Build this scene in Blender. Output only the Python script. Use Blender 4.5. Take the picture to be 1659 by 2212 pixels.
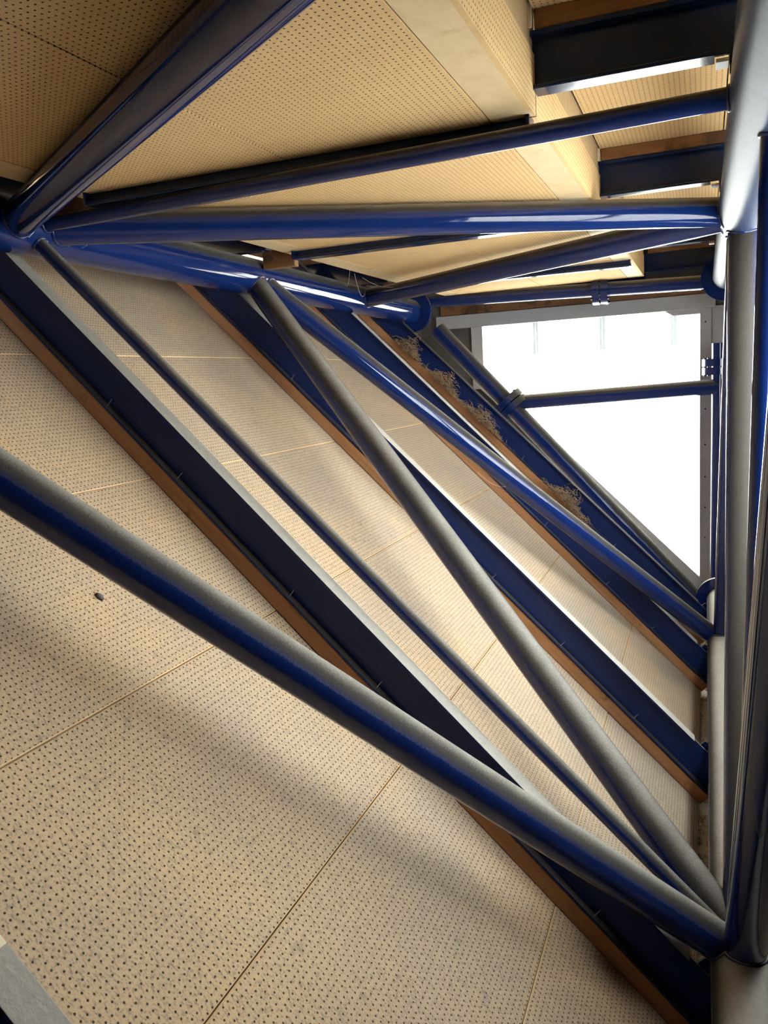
import bpy, math, random
from mathutils import Vector, Matrix

random.seed(11)
scene = bpy.context.scene
COL = scene.collection
for o in list(bpy.data.objects):
    bpy.data.objects.remove(o)

OZ = 5.0                      # the loft lies about five metres above the ground floor

# ------------------------------------------------------------------ camera
cam_d = bpy.data.cameras.new('camera')
cam = bpy.data.objects.new('camera', cam_d)
COL.objects.link(cam)
RGT = Vector((0.9310, 0.3607, -0.0578))
DWN = Vector((0.0029, -0.1649, -0.9863))
FWD = Vector((-0.3656, 0.9179, -0.1543))
FWD.normalize()
RGT = (RGT - FWD * RGT.dot(FWD)).normalized()
UP = RGT.cross(FWD).normalized()
m = Matrix((RGT, UP, -FWD)).transposed().to_4x4()
m.translation = Vector((0, 0, OZ))
cam.matrix_world = m
cam_d.sensor_fit = 'VERTICAL'
cam_d.sensor_height = 36.0
cam_d.lens = 1760 / 2212 * 36.0
cam_d.clip_start = 0.02
scene.camera = cam

# ------------------------------------------------------------------ light
world = bpy.data.worlds.new('overcast_sky')
scene.world = world
world.use_nodes = True
wn = world.node_tree
wn.nodes['Background'].inputs[0].default_value = (0.97, 0.985, 1.0, 1)
wn.nodes['Background'].inputs[1].default_value = 14.0

vs = scene.view_settings
vs.view_transform = 'Standard'
vs.look = 'None'
vs.gamma = 1.0
vs.use_curve_mapping = False
vs.exposure = 0.66

# ------------------------------------------------------------------ materials
def mat_new(name):
    mt = bpy.data.materials.new(name)
    mt.use_nodes = True
    nt = mt.node_tree
    nt.nodes.clear()
    out = nt.nodes.new('ShaderNodeOutputMaterial')
    bs = nt.nodes.new('ShaderNodeBsdfPrincipled')
    nt.links.new(bs.outputs[0], out.inputs[0])
    return mt, nt, bs, out

class N:
    """small node helper"""
    def __init__(s, nt): s.nt = nt
    def new(s, t, **k):
        n = s.nt.nodes.new(t)
        for a, b in k.items(): setattr(n, a, b)
        return n
    def put(s, sock, v):
        if hasattr(v, 'is_linked'): s.nt.links.new(v, sock)
        else: sock.default_value = v
    def math(s, op, a, b=0.0, c=0.0, clamp=False):
        n = s.new('ShaderNodeMath', operation=op, use_clamp=clamp)
        s.put(n.inputs[0], a); s.put(n.inputs[1], b); s.put(n.inputs[2], c)
        return n.outputs[0]
    def vmath(s, op, a, b=(0, 0, 0)):
        n = s.new('ShaderNodeVectorMath', operation=op)
        s.put(n.inputs[0], a); s.put(n.inputs[1], b)
        return n.outputs['Value'] if op == 'LENGTH' else n.outputs[0]
    def noise(s, vec, scale, detail=3.0, rough=0.55):
        n = s.new('ShaderNodeTexNoise')
        s.put(n.inputs['Vector'], vec); n.inputs['Scale'].default_value = scale
        n.inputs['Detail'].default_value = detail; n.inputs['Roughness'].default_value = rough
        return n.outputs[0]
    def mix(s, f, a, b):
        n = s.new('ShaderNodeMix', data_type='RGBA')
        s.put(n.inputs[0], f); s.put(n.inputs[6], a); s.put(n.inputs[7], b)
        return n.outputs[2]
    def rng(s, v, a, b, c=0.0, d=1.0, smooth=False):
        n = s.new('ShaderNodeMapRange', interpolation_type='SMOOTHSTEP' if smooth else 'LINEAR')
        s.put(n.inputs[0], v)
        for i, x in enumerate((a, b, c, d)): n.inputs[1 + i].default_value = x
        return n.outputs[0]
    def nz(s):
        g = s.new('ShaderNodeNewGeometry'); x = s.new('ShaderNodeSeparateXYZ')
        s.nt.links.new(g.outputs['True Normal' if False else 'Normal'], x.inputs[0])
        return x.outputs[2]
    def pos(s): return s.new('ShaderNodeNewGeometry').outputs['Position']
    def obj(s): return s.new('ShaderNodeTexCoord').outputs['Object']
    def bump(s, h, strength, dist):
        b = s.new('ShaderNodeBump'); b.inputs['Strength'].default_value = strength
        b.inputs['Distance'].default_value = dist; s.put(b.inputs['Height'], h)
        return b.outputs[0]

DUST = (0.36, 0.335, 0.29, 1)
DUST2 = (0.25, 0.235, 0.21, 1)

def blue_paint(name, base, thin=(0.16, 0.48), thick=(0.50, 1.0), rough=0.24, lump=0.28, spec=0.5, wrinkle=0.02):
    """gloss blue enamel; a dust film on raised faces, darkened to paint in their shade; thick pale dust on the tops"""
    mt, nt, bs, out = mat_new(name)
    n = N(nt); p = n.pos()
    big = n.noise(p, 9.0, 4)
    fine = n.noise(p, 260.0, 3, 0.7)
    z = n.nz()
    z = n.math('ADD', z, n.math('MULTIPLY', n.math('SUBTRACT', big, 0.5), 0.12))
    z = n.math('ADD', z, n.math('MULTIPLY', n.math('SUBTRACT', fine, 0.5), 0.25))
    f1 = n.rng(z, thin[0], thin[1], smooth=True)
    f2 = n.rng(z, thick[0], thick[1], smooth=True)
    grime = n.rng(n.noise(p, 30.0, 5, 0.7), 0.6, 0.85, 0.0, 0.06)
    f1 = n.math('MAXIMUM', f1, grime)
    col = n.mix(f1, base, (0.056, 0.050, 0.043, 1))  # dark film tone: thin dust with the shade of unlit brace fronts painted in
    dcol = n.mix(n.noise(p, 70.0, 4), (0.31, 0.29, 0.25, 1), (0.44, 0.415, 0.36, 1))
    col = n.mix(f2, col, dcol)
    n.put(bs.inputs['Base Color'], col)
    n.put(bs.inputs['Roughness'], n.rng(f1, 0.0, 0.7, rough, 0.9))
    n.put(bs.inputs['Specular IOR Level'], n.rng(f1, 0.0, 0.9, spec, 0.06))
    lumps = n.math('MULTIPLY', n.noise(p, 95.0, 4, 0.6), f1)
    h = n.math('ADD', lumps, n.math('MULTIPLY', n.noise(p, 9.0 if wrinkle < 0.1 else 26.0, 1), wrinkle))
    n.put(bs.inputs['Normal'], n.bump(h, lump, 0.006))
    return mt

M = {}
M['blue'] = blue_paint('blue_enamel_dust_shade', (0.005, 0.018, 0.102, 1), rough=0.06)
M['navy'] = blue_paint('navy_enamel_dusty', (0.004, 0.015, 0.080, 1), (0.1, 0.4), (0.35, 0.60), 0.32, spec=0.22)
M['navy_film_shade'] = blue_paint('navy_enamel_grime_shade', (0.004, 0.015, 0.080, 1), (0.1, 0.5), (2.0, 3.0), 0.4, spec=0.2)  # darker film: web shade painted in on outer flanges, dirt on the farthest rafter
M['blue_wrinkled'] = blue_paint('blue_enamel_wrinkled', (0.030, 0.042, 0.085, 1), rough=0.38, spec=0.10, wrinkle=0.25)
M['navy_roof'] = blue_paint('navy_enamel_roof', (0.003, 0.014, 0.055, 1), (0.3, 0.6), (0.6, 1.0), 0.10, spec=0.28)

def perforated(name, dust):
    mt, nt, bs, out = mat_new(name)
    n = N(nt); o = n.obj(); p = n.pos()
    P = 0.557 / 39
    v = n.vmath('SCALE', o); 
    sc = v.node; sc.inputs['Scale'].default_value = 1.0 / P
    fr = n.vmath('FRACTION', v)
    ce = n.vmath('MULTIPLY', n.vmath('SUBTRACT', fr, (0.5, 0.5, 0.5)), (1, 1, 0))
    ln = n.vmath('LENGTH', ce)
    hole = n.rng(ln, 0.135, 0.165, 1.0, 0.0)
    base = n.mix(n.noise(p, 3.0, 3), (0.62, 0.40, 0.205, 1) if dust else (0.64, 0.425, 0.20, 1), (0.70, 0.49, 0.26, 1) if dust else (0.74, 0.515, 0.26, 1))
    fib = n.noise(n.vmath('MULTIPLY', p, (1.0, 0.35, 1.0)), 130.0, 4, 0.7)
    base = n.mix(n.rng(fib, 0.35, 0.75, 0.0, 0.30), base, (0.40, 0.27, 0.14, 1))
    if dust:
        big = n.noise(p, 2.2, 4, 0.6)
        yv = n.new('ShaderNodeSeparateXYZ'); nt.links.new(p, yv.inputs[0])
        d = n.math('ADD', n.rng(big, 0.30, 0.70, 0.10, 0.62), n.rng(yv.outputs[1], 0.6, 3.2, 0.0, 0.38), clamp=True)
        col = n.mix(d, base, (0.375, 0.312, 0.245, 1))
        flo = n.noise(n.vmath('MULTIPLY', p, (0.6, 1.6, 1.0)), 150.0, 4, 0.75)
        col = n.mix(n.rng(flo, 0.50, 0.66, 0.0, 0.85), col, (0.17, 0.14, 0.115, 1))
        spots = n.noise(p, 22.0, 3, 0.6)
        col = n.mix(n.rng(spots, 0.63, 0.76, 0.0, 0.5), col, (0.19, 0.16, 0.13, 1))
    else:
        st = n.noise(p, 5.0, 4, 0.6)
        col = n.mix(n.rng(st, 0.62, 0.80, 0.0, 0.35), base, (0.24, 0.15, 0.07, 1))
    g = n.new('ShaderNodeNewGeometry')
    col = n.mix(n.math('MULTIPLY', hole, 0.93), col, (0.035, 0.022, 0.012, 1))
    n.put(bs.inputs['Base Color'], col)
    bs.inputs['Roughness'].default_value = 0.8
    bs.inputs['Specular IOR Level'].default_value = 0.15
    h = n.math('SUBTRACT', n.math('MULTIPLY', fib, 0.25), hole)
    n.put(bs.inputs['Normal'], n.bump(h, 0.35, 0.002))
    return mt
M['perf_dusty'] = perforated('perforated_board_dusty', True)
M['perf'] = perforated('perforated_board_clean', False)

def wood(name, a, b, stain=(0.05, 0.03, 0.015, 1), stain_lo=0.62, axis=(1, 14, 14), scale=5.0, rough=0.65):
    mt, nt, bs, out = mat_new(name)
    n = N(nt); o = n.obj()
    v = n.vmath('MULTIPLY', o, axis)
    gr = n.noise(v, scale, 5, 0.65)
    col = n.mix(n.rng(gr, 0.3, 0.7), a, b)
    st = n.noise(n.pos(), 7.0, 4, 0.6)
    col = n.mix(n.rng(st, stain_lo, stain_lo + 0.08, 0.0, 0.8), col, stain)
    n.put(bs.inputs['Base Color'], col)
    bs.inputs['Roughness'].default_value = rough
    n.put(bs.inputs['Normal'], n.bump(gr, 0.25, 0.003))
    return mt
M['timber'] = wood('pine_batten', (0.29, 0.130, 0.050, 1), (0.41, 0.20, 0.084, 1), (0.09, 0.055, 0.03, 1), 0.63)
M['nailer'] = wood('stained_nailer', (0.17, 0.075, 0.025, 1), (0.27, 0.12, 0.045, 1), (0.05, 0.025, 0.012, 1), 0.55)
M['ply'] = wood('pale_ply', (0.60, 0.44, 0.235, 1), (0.70, 0.54, 0.32, 1), (0.44, 0.31, 0.15, 1), 0.60, (5, 3, 3), 4.0)
M['shim'] = wood('pale_shim', (0.75, 0.62, 0.42, 1), (0.82, 0.70, 0.50, 1), stain_lo=0.9)
M['cut_edge'] = wood('raw_board_edge', (0.60, 0.41, 0.21, 1), (0.68, 0.48, 0.26, 1), stain_lo=0.95)
M['board'] = wood('plain_fascia', (0.42, 0.29, 0.15, 1), (0.50, 0.36, 0.20, 1), stain_lo=0.75)

def plain(name, col, rough=0.6, var=0.15, scale=12.0, metal=0.0):
    mt, nt, bs, out = mat_new(name)
    n = N(nt); p = n.pos()
    t = n.noise(p, scale, 5, 0.65)
    dark = tuple(c * (1 - 2.2 * var) for c in col[:3]) + (1,)
    c = n.mix(n.rng(t, 0.3, 0.7), dark, col)
    n.put(bs.inputs['Base Color'], c)
    bs.inputs['Roughness'].default_value = rough
    bs.inputs['Metallic'].default_value = metal
    n.put(bs.inputs['Normal'], n.bump(t, 0.15, 0.003))
    return mt
M['frame'] = plain('grey_window_trim', (0.42, 0.42, 0.42, 1), 0.45, 0.06, 6)
M['endwall'] = plain('dark_end_wall', (0.10, 0.095, 0.085, 1), 0.85, 0.2, 5)
M['backing'] = plain('board_edge_backing', (0.42, 0.29, 0.15, 1), 0.9, 0.1, 5)
M['concrete'] = plain('pale_render_ledge', (0.60, 0.53, 0.42, 1), 0.9, 0.2, 18)
M['pebble'] = plain('pale_grit', (0.66, 0.58, 0.45, 1), 0.9, 0.2, 30)
M['straw'] = plain('dry_straw', (0.42, 0.29, 0.16, 1), 0.8, 0.2, 20)
M['steel'] = plain('bare_galvanised_steel', (0.45, 0.46, 0.48, 1), 0.35, 0.08, 20, 0.6)
M['black'] = plain('black_bolt', (0.012, 0.012, 0.015, 1), 0.4, 0.1, 20)
M['web'] = plain('cobweb_thread', (0.75, 0.72, 0.65, 1), 0.7, 0.05, 20)
M['lint'] = plain('grey_lint', (0.16, 0.14, 0.13, 1), 0.95, 0.2, 60)
M['outside'] = plain('pale_gravel_roof', (0.72, 0.69, 0.64, 1), 0.95, 0.08, 3)
M['hall'] = plain('hall_wall_render', (0.17, 0.15, 0.125, 1), 0.9, 0.1, 3)

def glass(name, ribs):
    mt = bpy.data.materials.new(name); mt.use_nodes = True
    nt = mt.node_tree; nt.nodes.clear(); n = N(nt)
    out = n.new('ShaderNodeOutputMaterial')
    tr = n.new('ShaderNodeBsdfTransparent'); tl = n.new('ShaderNodeBsdfTranslucent')
    mx = n.new('ShaderNodeMixShader')
    if ribs:
        o = n.obj(); x = n.new('ShaderNodeSeparateXYZ'); nt.links.new(o, x.inputs[0])
        s = n.math('SINE', n.math('MULTIPLY', x.outputs[0], 2 * math.pi / 0.022))
        f = n.rng(s, 0.2, 0.95, 0.0, 1.0)
        n.put(tr.inputs[0], n.mix(f, (0.90, 0.92, 0.90, 1), (0.62, 0.64, 0.60, 1)))
    else:
        tr.inputs[0].default_value = (0.88, 0.91, 0.92, 1)
    tl.inputs[0].default_value = (0.9, 0.92, 0.9, 1)
    mx.inputs[0].default_value = 0.18
    nt.links.new(tr.outputs[0], mx.inputs[1]); nt.links.new(tl.outputs[0], mx.inputs[2])
    nt.links.new(mx.outputs[0], out.inputs[0])
    return mt
M['poly'] = glass('multiwall_polycarbonate', True)
M['clip'] = glass('grey_translucent_clip', False)
M['clip'].node_tree.nodes['Transparent BSDF'].inputs[0].default_value = (0.13, 0.135, 0.14, 1)
M['pane'] = glass('clerestory_glass', False)

# ------------------------------------------------------------------ mesh helpers
Z0 = Vector((0, 0, OZ))
S2 = math.sqrt(0.5)
TU = Vector((S2, 0, -S2))       # down the slope
TN = Vector((S2, 0, S2))        # off the slope, into the loft
YY = Vector((0, 1, 0))
ROT_SLOPE = Matrix((TU, YY, TN)).transposed()

class MB:
    def __init__(s): s.v, s.f, s.sm = [], [], []
    def add(s, vs, fs, smooth=False):
        b = len(s.v); s.v += [Vector(x) for x in vs]
        for f in fs:
            s.f.append([b + i for i in f]); s.sm.append(smooth)
        return s
    def box(s, lo, hi, fr=None):
        (a, b, c), (d, e, g) = lo, hi
        vs = [(a, b, c), (d, b, c), (d, e, c), (a, e, c), (a, b, g), (d, b, g), (d, e, g), (a, e, g)]
        if fr: vs = [fr(*x) for x in vs]
        return s.add(vs, [(3, 2, 1, 0), (4, 5, 6, 7), (0, 1, 5, 4), (1, 2, 6, 5), (2, 3, 7, 6), (3, 0, 4, 7)])
    def tube(s, p, q, r, seg=32, cap=True, r2=None):
        p, q = Vector(p), Vector(q); a = (q - p).normalized()
        u = a.orthogonal().normalized(); w = a.cross(u)
        r2 = r if r2 is None else r2
        c = [(math.cos(2 * math.pi * i / seg), math.sin(2 * math.pi * i / seg)) for i in range(seg)]
        vs = [p + (u * x + w * y) * r for x, y in c] + [q + (u * x + w * y) * r2 for x, y in c]
        s.add(vs, [(i, (i + 1) % seg, seg + (i + 1) % seg, seg + i) for i in range(seg)], True)
        if cap:
            b = len(s.v)
            s.add(vs[:seg], [list(range(seg))[::-1]]); s.add(vs[seg:], [list(range(seg))])
        return s
    def path(s, pts, r, seg=6, closed=False):
        pts = [Vector(p) for p in pts]; n = len(pts); vs = []
        for i, p in enumerate(pts):
            a = (pts[(i + 1) % n] if (closed or i < n - 1) else p) - (pts[i - 1] if (closed or i) else p)
            a = a.normalized() if a.length > 1e-9 else Vector((0, 0, 1))
            ref = Vector((0.31, 0.87, 0.38)); u = a.cross(ref)
            u = u.normalized() if u.length > 1e-6 else a.orthogonal().normalized()
            w = a.cross(u)
            vs += [p + (u * math.cos(2 * math.pi * k / seg) + w * math.sin(2 * math.pi * k / seg)) * r for k in range(seg)]
        fs = []
        for i in range(n if closed else n - 1):
            j = (i + 1) % n
            fs += [(i * seg + k, i * seg + (k + 1) % seg, j * seg + (k + 1) % seg, j * seg + k) for k in range(seg)]
        return s.add(vs, fs, True)
    def prism(s, poly, y0, y1):
        n = len(poly)
        vs = [(x, y0, z) for x, z in poly] + [(x, y1, z) for x, z in poly]
        return s.add(vs, [list(range(n)), list(range(2 * n - 1, n - 1, -1))] +
                     [((i + 1) % n, i, n + i, n + (i + 1) % n) for i in range(n)])
    def mesh(s, name):
        me = bpy.data.meshes.new(name)
        me.from_pydata([tuple(v) for v in s.v], [], s.f)
        me.polygons.foreach_set('use_smooth', s.sm)
        me.update()
        return me
    def build(s, name, mat, parent=None, bevel=0.0, origin=None, rot=None):
        """origin / rot: local frame of the object; vertices are given in the loft's own coordinates"""
        og = Vector(origin) if origin is not None else (sum(s.v, Vector()) / len(s.v) if not parent else Vector())
        if parent is not None and origin is None: og = Vector(parent['og'])
        R = rot or Matrix.Identity(3)
        RT = R.transposed()
        s.v = [RT @ (v - og) for v in s.v]
        me = s.mesh(name); me.materials.append(M[mat] if isinstance(mat, str) else mat)
        o = bpy.data.objects.new(name, me); COL.objects.link(o)
        o['og'] = tuple(og)
        W = Matrix.Translation(og + Z0) @ R.to_4x4()
        if parent is not None:
            o.parent = parent
            o.matrix_parent_inverse = Matrix.Identity(4)
            o.matrix_basis = parent_world(parent).inverted() @ W
        else:
            o.matrix_basis = W
        WORLD[o.name] = W
        if bevel:
            b = o.modifiers.new('bevel', 'BEVEL'); b.width = bevel; b.segments = 2; b.limit_method = 'ANGLE'
        return o

WORLD = {}
def parent_world(o): return WORLD[o.name]

def tag(o, label=None, cat=None, group=None, kind=None):
    if label: o['label'] = label
    if cat: o['category'] = cat
    if group: o['group'] = group
    if kind: o['kind'] = kind
    return o

def empty(name, loc):
    o = bpy.data.objects.new(name, None); COL.objects.link(o)
    o.empty_display_size = 0.1
    o['og'] = tuple(loc)
    o.matrix_basis = Matrix.Translation(Vector(loc) + Z0)
    WORLD[o.name] = o.matrix_basis.copy()
    return o

def child_at(me, name, parent, loc, rot=None):
    """an object sharing mesh data, placed at loc in loft coordinates under parent"""
    o = bpy.data.objects.new(name, me); COL.objects.link(o); o.parent = parent
    W = Matrix.Translation(Vector(loc) + Z0) @ (rot or Matrix.Identity(3)).to_4x4()
    o.matrix_basis = parent_world(parent).inverted() @ W
    WORLD[o.name] = W; o['og'] = tuple(loc)
    return o

def slope(u, y, n): return TU * u + YY * y + TN * n

# ------------------------------------------------------------------ geometry of the loft
RAFT_Y = [0.65, 2.01, 3.34, 4.60, 5.45]
BEAM_Y = [1.99, 3.28, 4.78, 6.0]
NF, NL, NB = -1.085, -1.211, -1.266      # inner flange, outer flange, panel face (distance off the slope plane)
Y_END, Y_BACK = 6.25, -3.2
UL = lambda y: Vector((-1.95, y, 0.541 - 0.0108 * (y - 2.055)))
UR = lambda y: Vector((0.128, y, 0.54))
BC = lambda y: Vector((0.0985, y, -1.53))
RC = 0.083

# ---- sloping wall: backing and perforated boards
bk = MB().box((-2.60, Y_BACK, NB - 0.10), (1.245, Y_END, NB - 0.016), slope)
wall = tag(bk.build('wall_left', 'backing', origin=slope(0, 0, NB - 0.02), rot=ROT_SLOPE),
           'sloping wall of dusty perforated boards below the blue truss', kind='structure')
JU = [-2.044, -1.487, -0.930, -0.375, 0.182, 0.739, 1.243]
edges = [Y_BACK, -0.68] + [y + 0.033 for y in RAFT_Y] + [Y_END]
cache = {}
for bi in range(len(edges) - 1):
    y0, y1 = edges[bi], edges[bi + 1]
    for ji in range(len(JU) - 1):
        du = JU[ji + 1] - JU[ji] - 0.0025; dy = y1 - y0 - 0.003
        key = (round(du, 3), round(dy, 3))
        if key not in cache:
            b = MB(); e = 0.0022
            b.add([(0, 0, -0.013), (du, 0, -0.013), (du, dy, -0.013), (0, dy, -0.013),
                   (0, 0, -e), (du, 0, -e), (du, dy, -e), (0, dy, -e),
                   (e, e, 0), (du - e, e, 0), (du - e, dy - e, 0), (e, dy - e, 0)],
                  [(3, 2, 1, 0), (0, 1, 5, 4), (1, 2, 6, 5), (2, 3, 7, 6), (3, 0, 4, 7),
                   (4, 5, 9, 8), (5, 6, 10, 9), (6, 7, 11, 10), (7, 4, 8, 11), (8, 9, 10, 11)])
            me = b.mesh('perforated_panel'); me.materials.append(M['perf_dusty']); me.materials.append(M['cut_edge'])
            for q in me.polygons: q.material_index = 0 if q.index == 9 else 1
            cache[key] = me
        pan = child_at(cache[key], 'perforated_panel', wall,
                       slope(JU[ji] + 0.002, y0 + 0.002, NB + random.uniform(-0.001, 0.001)), ROT_SLOPE)

# ---- ceiling
ce = MB().box((-2.6, Y_BACK, 0.84), (0.55, Y_END, 0.90))
ceil = tag(ce.build('ceiling', 'backing', origin=(0, 0, 0.87)), 'ceiling of tan perforated boards with a dropped central strip', kind='structure')
cb = [Y_BACK, -0.62, 0.68] + [y + 0.03 for y in BEAM_Y] + [Y_END]
XS = [(-1.715, -1.605, 'ply_strip', 'ply'), (-1.601, -1.022, 'perforated_panel', 'perf'),
      (-1.018, -0.472, 'perforated_panel', 'perf'), (-0.468, -0.378, 'ply_strip', 'ply')]
for bi in range(len(cb) - 1):
    y0, y1 = cb[bi] + (0.004 if bi else 0), cb[bi + 1] - 0.004
    if bi == len(cb) - 2: continue
    if bi == len(cb) - 3: y1 = 5.72
    for x0, x1, nm, mt in XS:
        MB().box((x0, y0, 0.595), (x1, y1, 0.610)).build(nm, mt, ceil, origin=(x0, y0, 0.595))
    RZ = Matrix(((0, 0, -1), (0, 1, 0), (1, 0, 0)))         # local x is up, local z looks to -x
    MB().box((-0.378, y0, 0.5951), (-0.366, y1, 0.728)).build('perforated_fascia', 'perf', ceil, origin=(-0.372, y0, 0.5951), rot=RZ)
    MB().box((-0.378, y0, 0.731), (-0.370, y1, 0.835)).build('plain_fascia', 'board', ceil, origin=(-0.374, y0, 0.731), rot=RZ)
    for x0, x1 in ((-0.362, 0.058), (0.062, 0.42)):
        MB().box((x0, y0, 0.815), (x1, y1, 0.828)).build('perforated_panel', 'perf', ceil, origin=(x0, y0, 0.815))
    MB().box((-2.5, y0, 0.80), (-1.72, y1, 0.82)).build('ply_strip', 'nailer', ceil, origin=(-2.5, y0, 0.80))

# ---- timber nailers on the roof beams, brown
for i, (y, w) in enumerate(zip(BEAM_Y, ('nearest', 'second', 'third', 'farthest'))):
    lab = ['stained timber nailer on top of the nearest navy roof beam, upper right',
           'stained timber nailer on top of the second navy roof beam',
           'stained timber nailer on top of the third navy roof beam',
           'stained timber nailer on the roof beam beside the end window'][i]
    b = MB().box((-0.36, y + 0.002, 0.772), (0.42, y + 0.06, 0.8145))
    tag(b.build('timber_nailer', 'nailer', bevel=0.003), lab, 'timber', 'timber nailers above the roof beams')
    if i < 3:
        lb = ['brown timber trimmer by the left end of the nearest roof beam',
              'brown timber trimmer above the blue chord, left of the second roof beam',
              'brown timber trimmer left of the third roof beam'][i]
        b = MB().box((-1.86, y + 0.09, 0.545), (-1.70, y + 0.13, 0.795))
        tag(b.build('timber_trimmer', 'nailer', bevel=0.003), lb, 'timber', 'timber trimmers left of the ceiling')

# ------------------------------------------------------------------ roof beams
def roof_beam(y, lab):
    t = tag(empty('roof_beam', (-0.8, y + 0.03, 0.56)), lab, 'beam', 'navy roof beams')
    yw = y + 0.030
    # web with the step between its deep middle and its shallow right end
    poly = [(-1.664, 0.566), (-0.385, 0.566), (-0.385, 0.652), (0.42, 0.652), (0.42, 0.766), (-2.4, 0.766), (-2.4, 0.735), (-1.664, 0.735)]
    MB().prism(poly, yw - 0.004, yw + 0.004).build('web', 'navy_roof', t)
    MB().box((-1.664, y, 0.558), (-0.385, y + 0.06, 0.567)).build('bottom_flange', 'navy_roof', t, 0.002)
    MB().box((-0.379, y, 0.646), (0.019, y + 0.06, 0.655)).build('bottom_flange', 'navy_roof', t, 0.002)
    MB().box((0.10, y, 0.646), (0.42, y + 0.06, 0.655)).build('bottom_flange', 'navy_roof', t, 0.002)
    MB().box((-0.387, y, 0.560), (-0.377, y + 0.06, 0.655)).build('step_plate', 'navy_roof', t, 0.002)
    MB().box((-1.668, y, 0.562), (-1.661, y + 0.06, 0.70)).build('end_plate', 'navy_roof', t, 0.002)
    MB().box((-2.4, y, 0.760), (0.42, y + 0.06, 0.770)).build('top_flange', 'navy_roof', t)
    MB().box((0.021, y + 0.006, 0.632), (0.047, y + 0.055, 0.640)).build('cleat_plate', 'steel', t, 0.001)
    MB().box((0.064, y + 0.006, 0.632), (0.090, y + 0.055, 0.640)).build('cleat_plate', 'steel', t, 0.001)
    MB().tube((0.0555, y + 0.03, 0.612), (0.0555, y + 0.03, 0.650), 0.0075, 12).build('bolt', 'black', t)
    # stub bracket that rests on the left chord
    s = MB().box((-2.35, y + 0.024, 0.622), (-1.80, y + 0.036, 0.736)).build('stub_web', 'navy_roof', t)
    MB().box((-2.35, y, 0.614), (-1.795, y + 0.06, 0.622)).build('stub_flange', 'navy_roof', s)
    MB().box((-1.795, y + 0.004, 0.614), (-1.789, y + 0.056, 0.650)).build('stub_end_plate', 'steel', s)
    for yy in (0.018, 0.042):
        MB().tube((-1.83, y + yy, 0.611), (-1.83, y + yy, 0.618), 0.007, 10).build('bolt_hole', 'black', s)
    return t
for y, lab in zip(BEAM_Y, ('navy stepped roof beam nearest the camera, its bright flange at upper right',
                           'navy stepped roof beam, second from the camera',
                           'navy stepped roof beam, third from the camera, meeting the far ceiling edge',
                           'navy stepped roof beam farthest from the camera, over the end window')):
    roof_beam(y, lab)

# ------------------------------------------------------------------ sloping rafters
RL = ['navy steel rafter nearest the camera, its dusty flange in the lower left corner',
      'long navy steel rafter with a wide dusty flange, second from the camera',
      'navy steel rafter in the middle of the slope, third from the camera',
      'navy steel rafter behind the thick blue brace, fourth from the camera',
      'dark navy steel rafter beside the end window, littered with straw']
BL = ['pine batten under the rafter in the lower left corner',
      'long orange pine batten under the second rafter from the camera',
      'brown pine batten under the third rafter, cut end near the white chord',
      'stained pine batten under the fourth rafter, ragged dark patches at its lower end',
      'dark pine batten under the rafter beside the end window']
for i, y in enumerate(RAFT_Y):
    t = tag(empty('steel_rafter', slope(1.0, y + 0.033, NL)), RL[i], 'rafter', 'navy steel rafters')
    u0, u1 = -2.2, 1.235
    MB().box((u0, y + 0.025, NL + 0.004), (u1, y + 0.031, NF - 0.004), slope).build('web', 'navy', t)
    MB().box((u0, y, NF - 0.008), (1.040, y + 0.056, NF), slope).build('inner_flange', 'navy' if i < 4 else 'navy_film_shade', t, 0.0015)
    MB().box((u0, y, NL), (u1, y + 0.056, NL + 0.008), slope).build('outer_flange', 'navy_film_shade', t, 0.0015)
    MB().box((1.075, y + 0.037, NF - 0.050), (1.150, y + 0.047, NF + 0.020), slope).build('cleat_plate', 'navy_roof', t, 0.001)
    b = MB().box((-2.2, y + 0.006, NB + 0.0015), (1.250, y + 0.060, NL - 0.004), slope)
    bt = tag(b.build('timber_batten', 'timber', origin=slope(0, y, NB), rot=ROT_SLOPE, bevel=0.003), BL[i], 'timber', 'pine battens under the rafters')
    for k, u in enumerate((-1.23, -0.82, -0.40, 0.03, 0.44, 0.86)):
        uu = u + random.uniform(-0.05, 0.05)
        a = slope(uu, y + 0.012, NL + 0.006); e = slope(uu + random.uniform(-0.006, 0.006), y + 0.012, NL + 0.034)
        MB().tube(a, e, 0.0016, 6, r2=0.0006).build('screw_tip', 'steel', bt)

# ------------------------------------------------------------------ the tubular truss
truss = tag(empty('tubular_truss', (0.0985, 2.1, -1.61)), 'large blue welded tube truss with three chords and dusty diagonal braces', 'truss')
def chord(fn, y0, y1, mt='blue'):
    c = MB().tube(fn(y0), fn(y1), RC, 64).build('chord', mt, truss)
    f = MB().tube(fn(y1 - 0.032), fn(y1), 0.150, 48).build('end_flange', 'blue', c, 0.003)
    return c
cUL, cUR, cBC = chord(UL, -3.0, 5.66), chord(UR, -3.0, 5.66, 'blue_wrinkled'), chord(BC, -3.0, 5.66)

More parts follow.
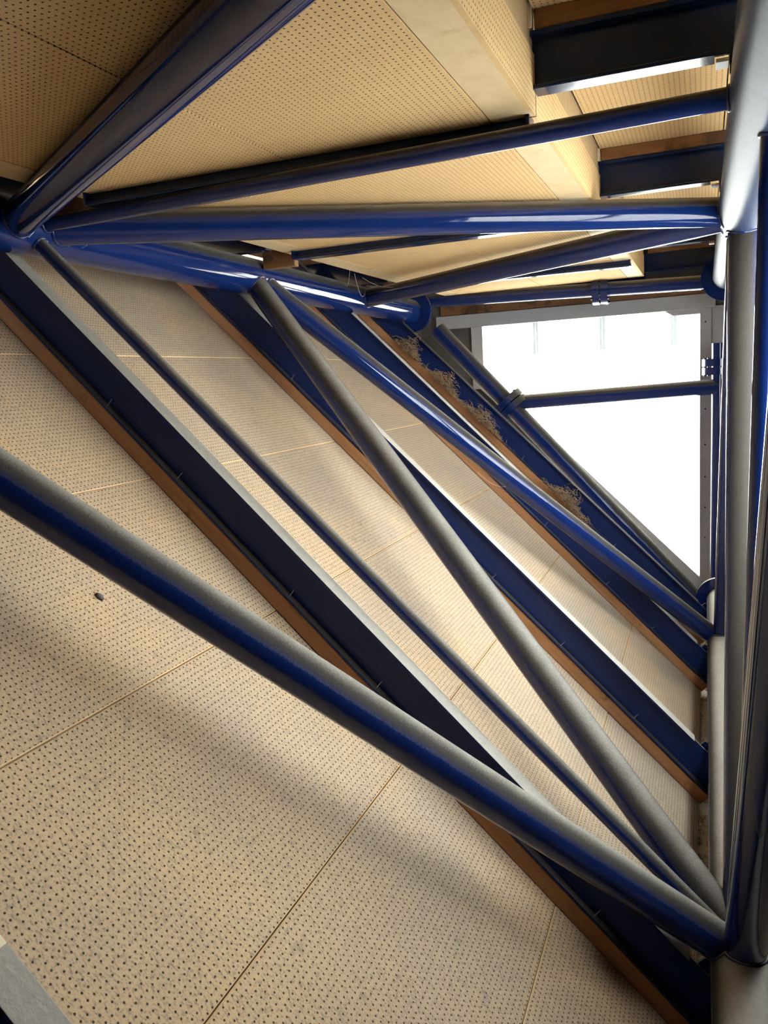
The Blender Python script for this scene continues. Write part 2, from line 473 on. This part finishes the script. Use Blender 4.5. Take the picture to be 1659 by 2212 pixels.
def weld(br, p, q, r, fn):
    """bead along the line where a brace tube (axis p->q) enters a chord"""
    p, q = Vector(p), Vector(q); a = (q - p).normalized()
    u = a.orthogonal().normalized(); w = a.cross(u)
    c0 = fn(0.0); cd = (fn(1.0) - c0).normalized()
    pts = []
    for k in range(36):
        an = 2 * math.pi * k / 36
        o = p + (u * math.cos(an) + w * math.sin(an)) * r
        d0 = (o - c0) - cd * (o - c0).dot(cd); d1 = a - cd * a.dot(cd)
        A = d1.dot(d1); B = 2 * d0.dot(d1); C = d0.dot(d0) - (RC + 0.001) ** 2
        D = B * B - 4 * A * C
        if D < 0: return
        tt = (-B + math.sqrt(D)) / (2 * A)
        pts.append(o + a * tt)
    MB().path(pts, 0.0055, 6, True).build('weld', 'blue', br)

def brace(fa, ya, fb, yb, r, off_a=0.0, off_b=0.0, wa=True, wb=True):
    p, q = fa(ya) + Vector((0, 0, off_a)), fb(yb) + Vector((0, 0, off_b))
    d = (q - p).normalized()
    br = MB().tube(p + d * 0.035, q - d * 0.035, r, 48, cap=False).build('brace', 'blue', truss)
    if wa: weld(br, p, q, r, fa)
    if wb: weld(br, q, p, r, fb)
    return br
RK, RT_ = 0.0508, 0.0222
brace(UL, 0.74, BC, 2.10, RK)            # big dusty diagonal across the foreground
brace(UL, 2.04, BC, 2.116, RT_)          # thin strut on the slope
brace(UL, 3.40, BC, 2.14, RK)
brace(UL, 3.43, BC, 4.72, RK)
brace(UL, 2.00, UR, 0.62, RK)            # dark diagonal overhead
brace(UL, 2.06, UR, 1.93, RT_, 0.0, 0.0)
brace(UL, 2.08, UR, 3.34, RK)
brace(UL, 4.70, UR, 3.40, RK)
brace(UR, 3.36, BC, 2.12, RK)
brace(UR, 3.42, BC, 4.70, RK)
brace(UR, 1.93, BC, 2.116, RT_)
brace(UR, 0.66, BC, 2.08, RK)
brace(UR, 0.58, BC, -0.55, RK)
brace(UL, 0.70, BC, -0.55, RK)
# clear tape round the left chord
for y in (2.745, 2.80):
    MB().tube(UL(y), UL(y + 0.026), RC + 0.0006, 64, cap=False).build('tape_band', 'blue', cUL)

# ------------------------------------------------------------------ end frame of flanged pipes
ef = tag(empty('pipe_end_frame', (0.08, 5.76, -1.5)), 'blue flanged pipe frame in front of the bright end window', 'pipe frame')
YF = 5.77
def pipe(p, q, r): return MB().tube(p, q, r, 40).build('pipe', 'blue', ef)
def collar(pp, p, d, r):
    d = Vector(d).normalized(); p = Vector(p)
    c = MB().tube(p - d * 0.050, p - d * 0.004, r, 36).build('flange_collar', 'blue', pp, 0.002)
    MB().tube(p + d * 0.004, p + d * 0.050, r, 36).build('flange_collar', 'blue', pp, 0.002)
    u = d.orthogonal().normalized(); w = d.cross(u)
    for k in range(6):
        q = p + (u * math.cos(k * math.pi / 3) + w * math.sin(k * math.pi / 3)) * (r - 0.016)
        MB().tube(q - d * 0.058, q + d * 0.058, 0.010, 6).build('bolt', 'navy_roof', pp)
a, b = Vector((-1.90, YF, 0.577)), Vector((0.10, YF, 0.523))
pp = pipe(a, b, 0.046); collar(pp, (-0.645, YF, 0.543), b - a, 0.100)
a, b = Vector((-1.80, YF, 0.37)), Vector((-0.02, YF, -1.60))
pp = pipe(a, b, 0.060); collar(pp, a + (b - a) * ((1.80 - 1.285) / 1.78), b - a, 0.125)
a, b = Vector((-1.262, YF, -0.180)), Vector((0.085, YF, -0.138))
pipe(a, b, 0.050)
a, b = Vector((0.090, YF, 0.14)), Vector((0.085, YF, -1.52))
pp = pipe(a, b, 0.046); collar(pp, (0.0895, YF, -0.010), b - a, 0.105)

# ------------------------------------------------------------------ end wall and its window
YW = 6.20
ew = MB()
SL = lambda x, p: p / S2 - x          # height on the slope line at distance p
ew.prism([(-2.6, 0.9), (-2.6, SL(-2.6, -1.26)), (-1.62, SL(-1.62, -1.26)), (-1.62, 0.9)], YW + 0.03, YW + 0.10)
ew.prism([(-1.62, 0.44), (-0.0, 0.44), (-0.0, 0.9), (-1.62, 0.9)], YW + 0.03, YW + 0.10)
ew.prism([(0.0, -1.9), (0.60, -1.9), (0.60, 0.9), (0.0, 0.9)], YW + 0.03, YW + 0.10)
ew.prism([(-1.62, SL(-1.62, -1.14)), (-1.62, SL(-1.62, -1.30)), (0.0, SL(0.0, -1.30)), (0.0, SL(0.0, -1.14))], YW + 0.03, YW + 0.10)
we = tag(ew.build('wall_end', 'endwall', origin=(0, YW + 0.03, 0)), 'dark end wall round the bright window', kind='structure')
MB().box((-1.90, YW, 0.495), (0.02, YW + 0.03, 0.60)).build('timber_plate', 'nailer', we, origin=(-0.9, YW, 0.55))
MB().box((0.048, YW + 0.006, -1.50), (0.24, YW + 0.03, 0.405)).build('side_plate', 'frame', we)

win = tag(empty('window_1', (-0.8, YW, -1.49)), 'blown-out white end window of ribbed translucent sheet with grey trim', kind='structure')
MB().box((-1.936, YW - 0.02, 0.392), (0.07, YW + 0.03, 0.490)).build('top_trim', 'frame', win, 0.003)
MB().prism([(-0.262, 0.392), (-0.205, 0.358), (-0.028, 0.358), (-0.028, 0.392)], YW - 0.006, YW + 0.03).build('top_packer', 'frame', win)
MB().box((-1.664, YW - 0.008, SL(-1.62, -1.2)), (-1.576, YW + 0.03, 0.391)).build('side_trim', 'frame', win, 0.002)
MB().box((-0.030, YW - 0.008, -1.56), (0.046, YW + 0.03, 0.391)).build('side_trim', 'frame', win, 0.002)
MB().prism([(-1.66, SL(-1.66, -1.09)), (-1.66, SL(-1.66, -1.19)), (0.03, SL(0.03, -1.19)), (0.03, SL(0.03, -1.09))], YW - 0.012, YW + 0.028).build('sloping_trim', 'frame', win, 0.002)
for z in (-0.55, -0.78, -1.0, -1.22, 0.3, -0.3):
    MB().tube((0.006, YW - 0.012, z), (0.006, YW - 0.006, z), 0.006, 10).build('screw_head', 'black', win)
xs = [-1.60, -1.180, -0.692, -0.203, 0.0]
for x0, x1 in zip(xs[:-1], xs[1:]):
    zl = [SL(x0, -1.13), SL(x1, -1.13)]
    MB().prism([(x0 + 0.003, 0.43), (x0 + 0.003, zl[0]), (x1 - 0.003, zl[1]), (x1 - 0.003, 0.43)], YW + 0.045, YW + 0.055).build('pane', 'poly', win)
for x in xs[1:-1]:
    MB().box((x - 0.020, YW + 0.036, 0.16), (x + 0.020, YW + 0.044, 0.42)).build('joint_clip', 'clip', win)

# ------------------------------------------------------------------ clerestory glazing on the right
XG = 0.46
YG, YG2 = 1.60, 4.45
wr = MB().box((XG - 0.03, Y_BACK, -1.92), (XG + 0.06, YG - 0.02, 0.90))
wr.box((XG - 0.03, YG - 0.02, -1.92), (XG + 0.06, YG2 + 0.02, -0.545))
wr.box((XG - 0.03, YG - 0.02, 0.505), (XG + 0.06, YG2 + 0.02, 0.90))
wr.box((XG - 0.03, YG2 + 0.02, -1.92), (XG + 0.06, Y_END, 0.90))
tag(wr.build('wall_right', 'hall', origin=(XG, -1, 0)), 'plain wall to the right of the camera', kind='structure')
cl = tag(empty('window_2', (XG, 3.5, -1.8)), 'clerestory glazing behind the right side of the truss', kind='structure')
ys = [YG + 0.95 * k for k in range(4)]
for y in ys:
    MB().box((XG - 0.02, y - 0.02, -0.545), (XG + 0.03, y + 0.02, 0.50)).build('mullion', 'frame', cl)
for z in (-0.52, 0.48):
    MB().box((XG - 0.018, ys[0], z - 0.02), (XG + 0.028, ys[-1], z + 0.02)).build('transom', 'frame', cl)
for y in ys[:-1]:
    for z0, z1 in ((-0.50, 0.46),):
        MB().box((XG, y + 0.021, z0), (XG + 0.008, y + 0.929, z1)).build('pane', 'pane', cl)
# ledge at the foot of the slope
lg = MB().box((-0.075, Y_BACK, -1.92), (0.56, Y_END, -1.805))
tag(lg.build('sill_ledge', 'concrete', origin=(0.2, 1.5, -1.86)), 'pale rendered ledge at the foot of the sloping wall', kind='structure')
# back of the loft behind the camera and the roof outside
bw = MB().box((-2.7, Y_BACK - 0.1, -2.0), (0.6, Y_BACK, 0.9))
tag(bw.build('wall_back', 'hall', origin=(-1, Y_BACK, 0)), 'plain wall closing the loft behind the camera', kind='structure')
og = MB().box((0.60, -40, -2.25), (60, 60, -2.15))
tag(og.build('floor_outside', 'outside', origin=(20, 0, -2.2)), 'pale gravel roof outside the glazing', kind='structure')
og = MB().box((-30, 6.6, -4.25), (0.60, 60, -4.15))
tag(og.build('floor_beyond', 'outside', origin=(-10, 30, -4.2)), 'pale gravel roof beyond the end window', kind='structure')

# ------------------------------------------------------------------ small things
for (p, s, lab) in (((-0.375, 1.975, 0.772), (0.012, 0.010, 0.052), 'pale wooden shim wedged by the nearest ceiling step'),
                    ((-0.372, 3.265, 0.770), (0.010, 0.009, 0.045), 'pale wooden shim wedged by the second ceiling step')):
    x, y, z = p
    b = MB().box((x, y, z), (x + s[0], y + s[1], z + s[2]))
    tag(b.build('wood_shim', 'shim', bevel=0.002), lab, 'shim', 'wooden shims')
b = MB().box((-0.128, 0.684, NF + 0.0005), (-0.108, 0.697, NF + 0.014), slope)
tag(b.build('wood_shim', 'shim', rot=ROT_SLOPE, bevel=0.002), 'small pale wooden peg on the rafter in the lower left corner', 'shim', 'wooden shims')

def blob(c, r, seed, frame=slope):
    rd = random.Random(seed); vs, fs = [], []
    nu, nv = 10, 6
    for j in range(nv + 1):
        for k in range(nu):
            th = math.pi * j / nv; ph = 2 * math.pi * k / nu
            rr = rd.uniform(0.75, 1.2)
            vs.append(frame(c[0] + r[0] * rr * math.sin(th) * math.cos(ph), c[1] + r[1] * rr * math.sin(th) * math.sin(ph), c[2] + r[2] * math.cos(th)))
    for j in range(nv):
        for k in range(nu):
            fs.append((j * nu + k, j * nu + (k + 1) % nu, (j + 1) * nu + (k + 1) % nu, (j + 1) * nu + k))
    return MB().add(vs, fs, True)
tag(blob((-0.618, 1.494, NB + 0.004), (0.011, 0.009, 0.005), 3).build('lint_clump', 'lint'),
    'dark grey lint clump stuck on the board at left, above the big brace', 'lint')

def straw(c, ru, ry, h, n, seed, lab):
    rd = random.Random(seed); b = MB()
    for _ in range(n):
        u = rd.gauss(0, 0.45) * ru; y = rd.gauss(0, 0.45) * ry
        z = abs(rd.gauss(0, 0.5)) * h * max(0.15, 1 - abs(u) / ru)
        d = Vector((rd.uniform(-1, 1), rd.uniform(-1, 1), rd.uniform(-0.25, 0.45))).normalized() * rd.uniform(0.02, 0.075)
        p0 = Vector((c[0] + u, c[1] + y, c[2] + 0.003 + z))
        k = Vector((rd.uniform(-1, 1), rd.uniform(-1, 1), rd.uniform(0, 1))) * 0.012
        pts = [p0 - d * 0.5, p0 + k, p0 + d * 0.5]
        pts = [slope(q.x, q.y, max(q.z, c[2] + 0.002)) for q in pts]
        b.path(pts, rd.uniform(0.0008, 0.0019), 4)
    return tag(b.build('straw_clump', 'straw', origin=slope(*c)), lab, 'nest', 'straw left by nesting birds', 'stuff')
straw((-1.50, 5.40, NL + 0.008), 0.13, 0.05, 0.12, 260, 1, 'matted straw hanging by the left chord flange')
straw((-1.16, 5.41, NL + 0.008), 0.16, 0.05, 0.09, 320, 2, 'grey straw heap high on the slope beside the end window')
straw((-0.80, 5.41, NL + 0.008), 0.20, 0.05, 0.09, 380, 4, 'brown straw heap halfway down the slope beside the end window')
straw((-0.02, 5.41, NL + 0.008), 0.17, 0.06, 0.09, 420, 5, 'orange straw tuft lowest on the slope, by the thick brace')

rd = random.Random(9); b = MB()
for _ in range(520):
    x, y = rd.uniform(-0.07, 0.05), rd.uniform(1.8, 5.6)
    if rd.random() > 0.35 + 0.65 * max(0, math.sin(y * 2.7)): continue
    r = rd.uniform(0.004, 0.014)
    vs = [Vector(v).normalized() * r * rd.uniform(0.7, 1.2) + Vector((x, y, -1.805 + r * 0.6)) for v in
          ((1, 0, 0.2), (0, 1, 0), (-1, 0, 0.1), (0, -1, 0), (0, 0, 1), (0, 0, -1))]
    b.add(vs, [(0, 1, 4), (1, 2, 4), (2, 3, 4), (3, 0, 4), (1, 0, 5), (2, 1, 5), (3, 2, 5), (0, 3, 5)])
tag(b.build('fallen_grit', 'pebble', origin=(0, 3.5, -1.80)), 'pale grit fallen on the ledge beside the lower chord', 'grit', kind='stuff')

rd = random.Random(21); b = MB()
def thread(p, q, sag):
    p, q = Vector(p), Vector(q)
    b.path([p.lerp(q, k / 8) - Vector((0, 0, sag * 4 * (k / 8) * (1 - k / 8))) for k in range(9)], 0.0007, 4)
thread((-1.76, 4.30, 0.59), (-1.55, 4.55, 0.585), 0.05)
thread((-1.70, 4.05, 0.58), (-1.83, 4.50, 0.53), 0.06)
thread((-1.66, 3.9, 0.585), (-1.82, 4.2, 0.55), 0.04)
thread((-1.40, 2.02, 0.56), (-1.30, 2.02, 0.56), 0.03)
thread((-1.20, 2.02, 0.555), (-1.12, 2.04, 0.56), 0.045)
thread((-1.87, 2.2, 0.49), (-1.75, 2.15, 0.53), 0.01)
thread((-0.9, 5.72, -0.50), (-0.15, 5.72, -1.25), 0.06)
thread((-1.15, 4.3, -0.50), (-1.05, 4.6, -0.62), 0.03)
tag(b.build('cobweb', 'web', origin=(-1.2, 3.5, 0.5)), 'loose cobweb threads hanging from the chord and ceiling edge', 'cobweb', kind='stuff')

for o in bpy.data.objects:
    if 'og' in o: del o['og']
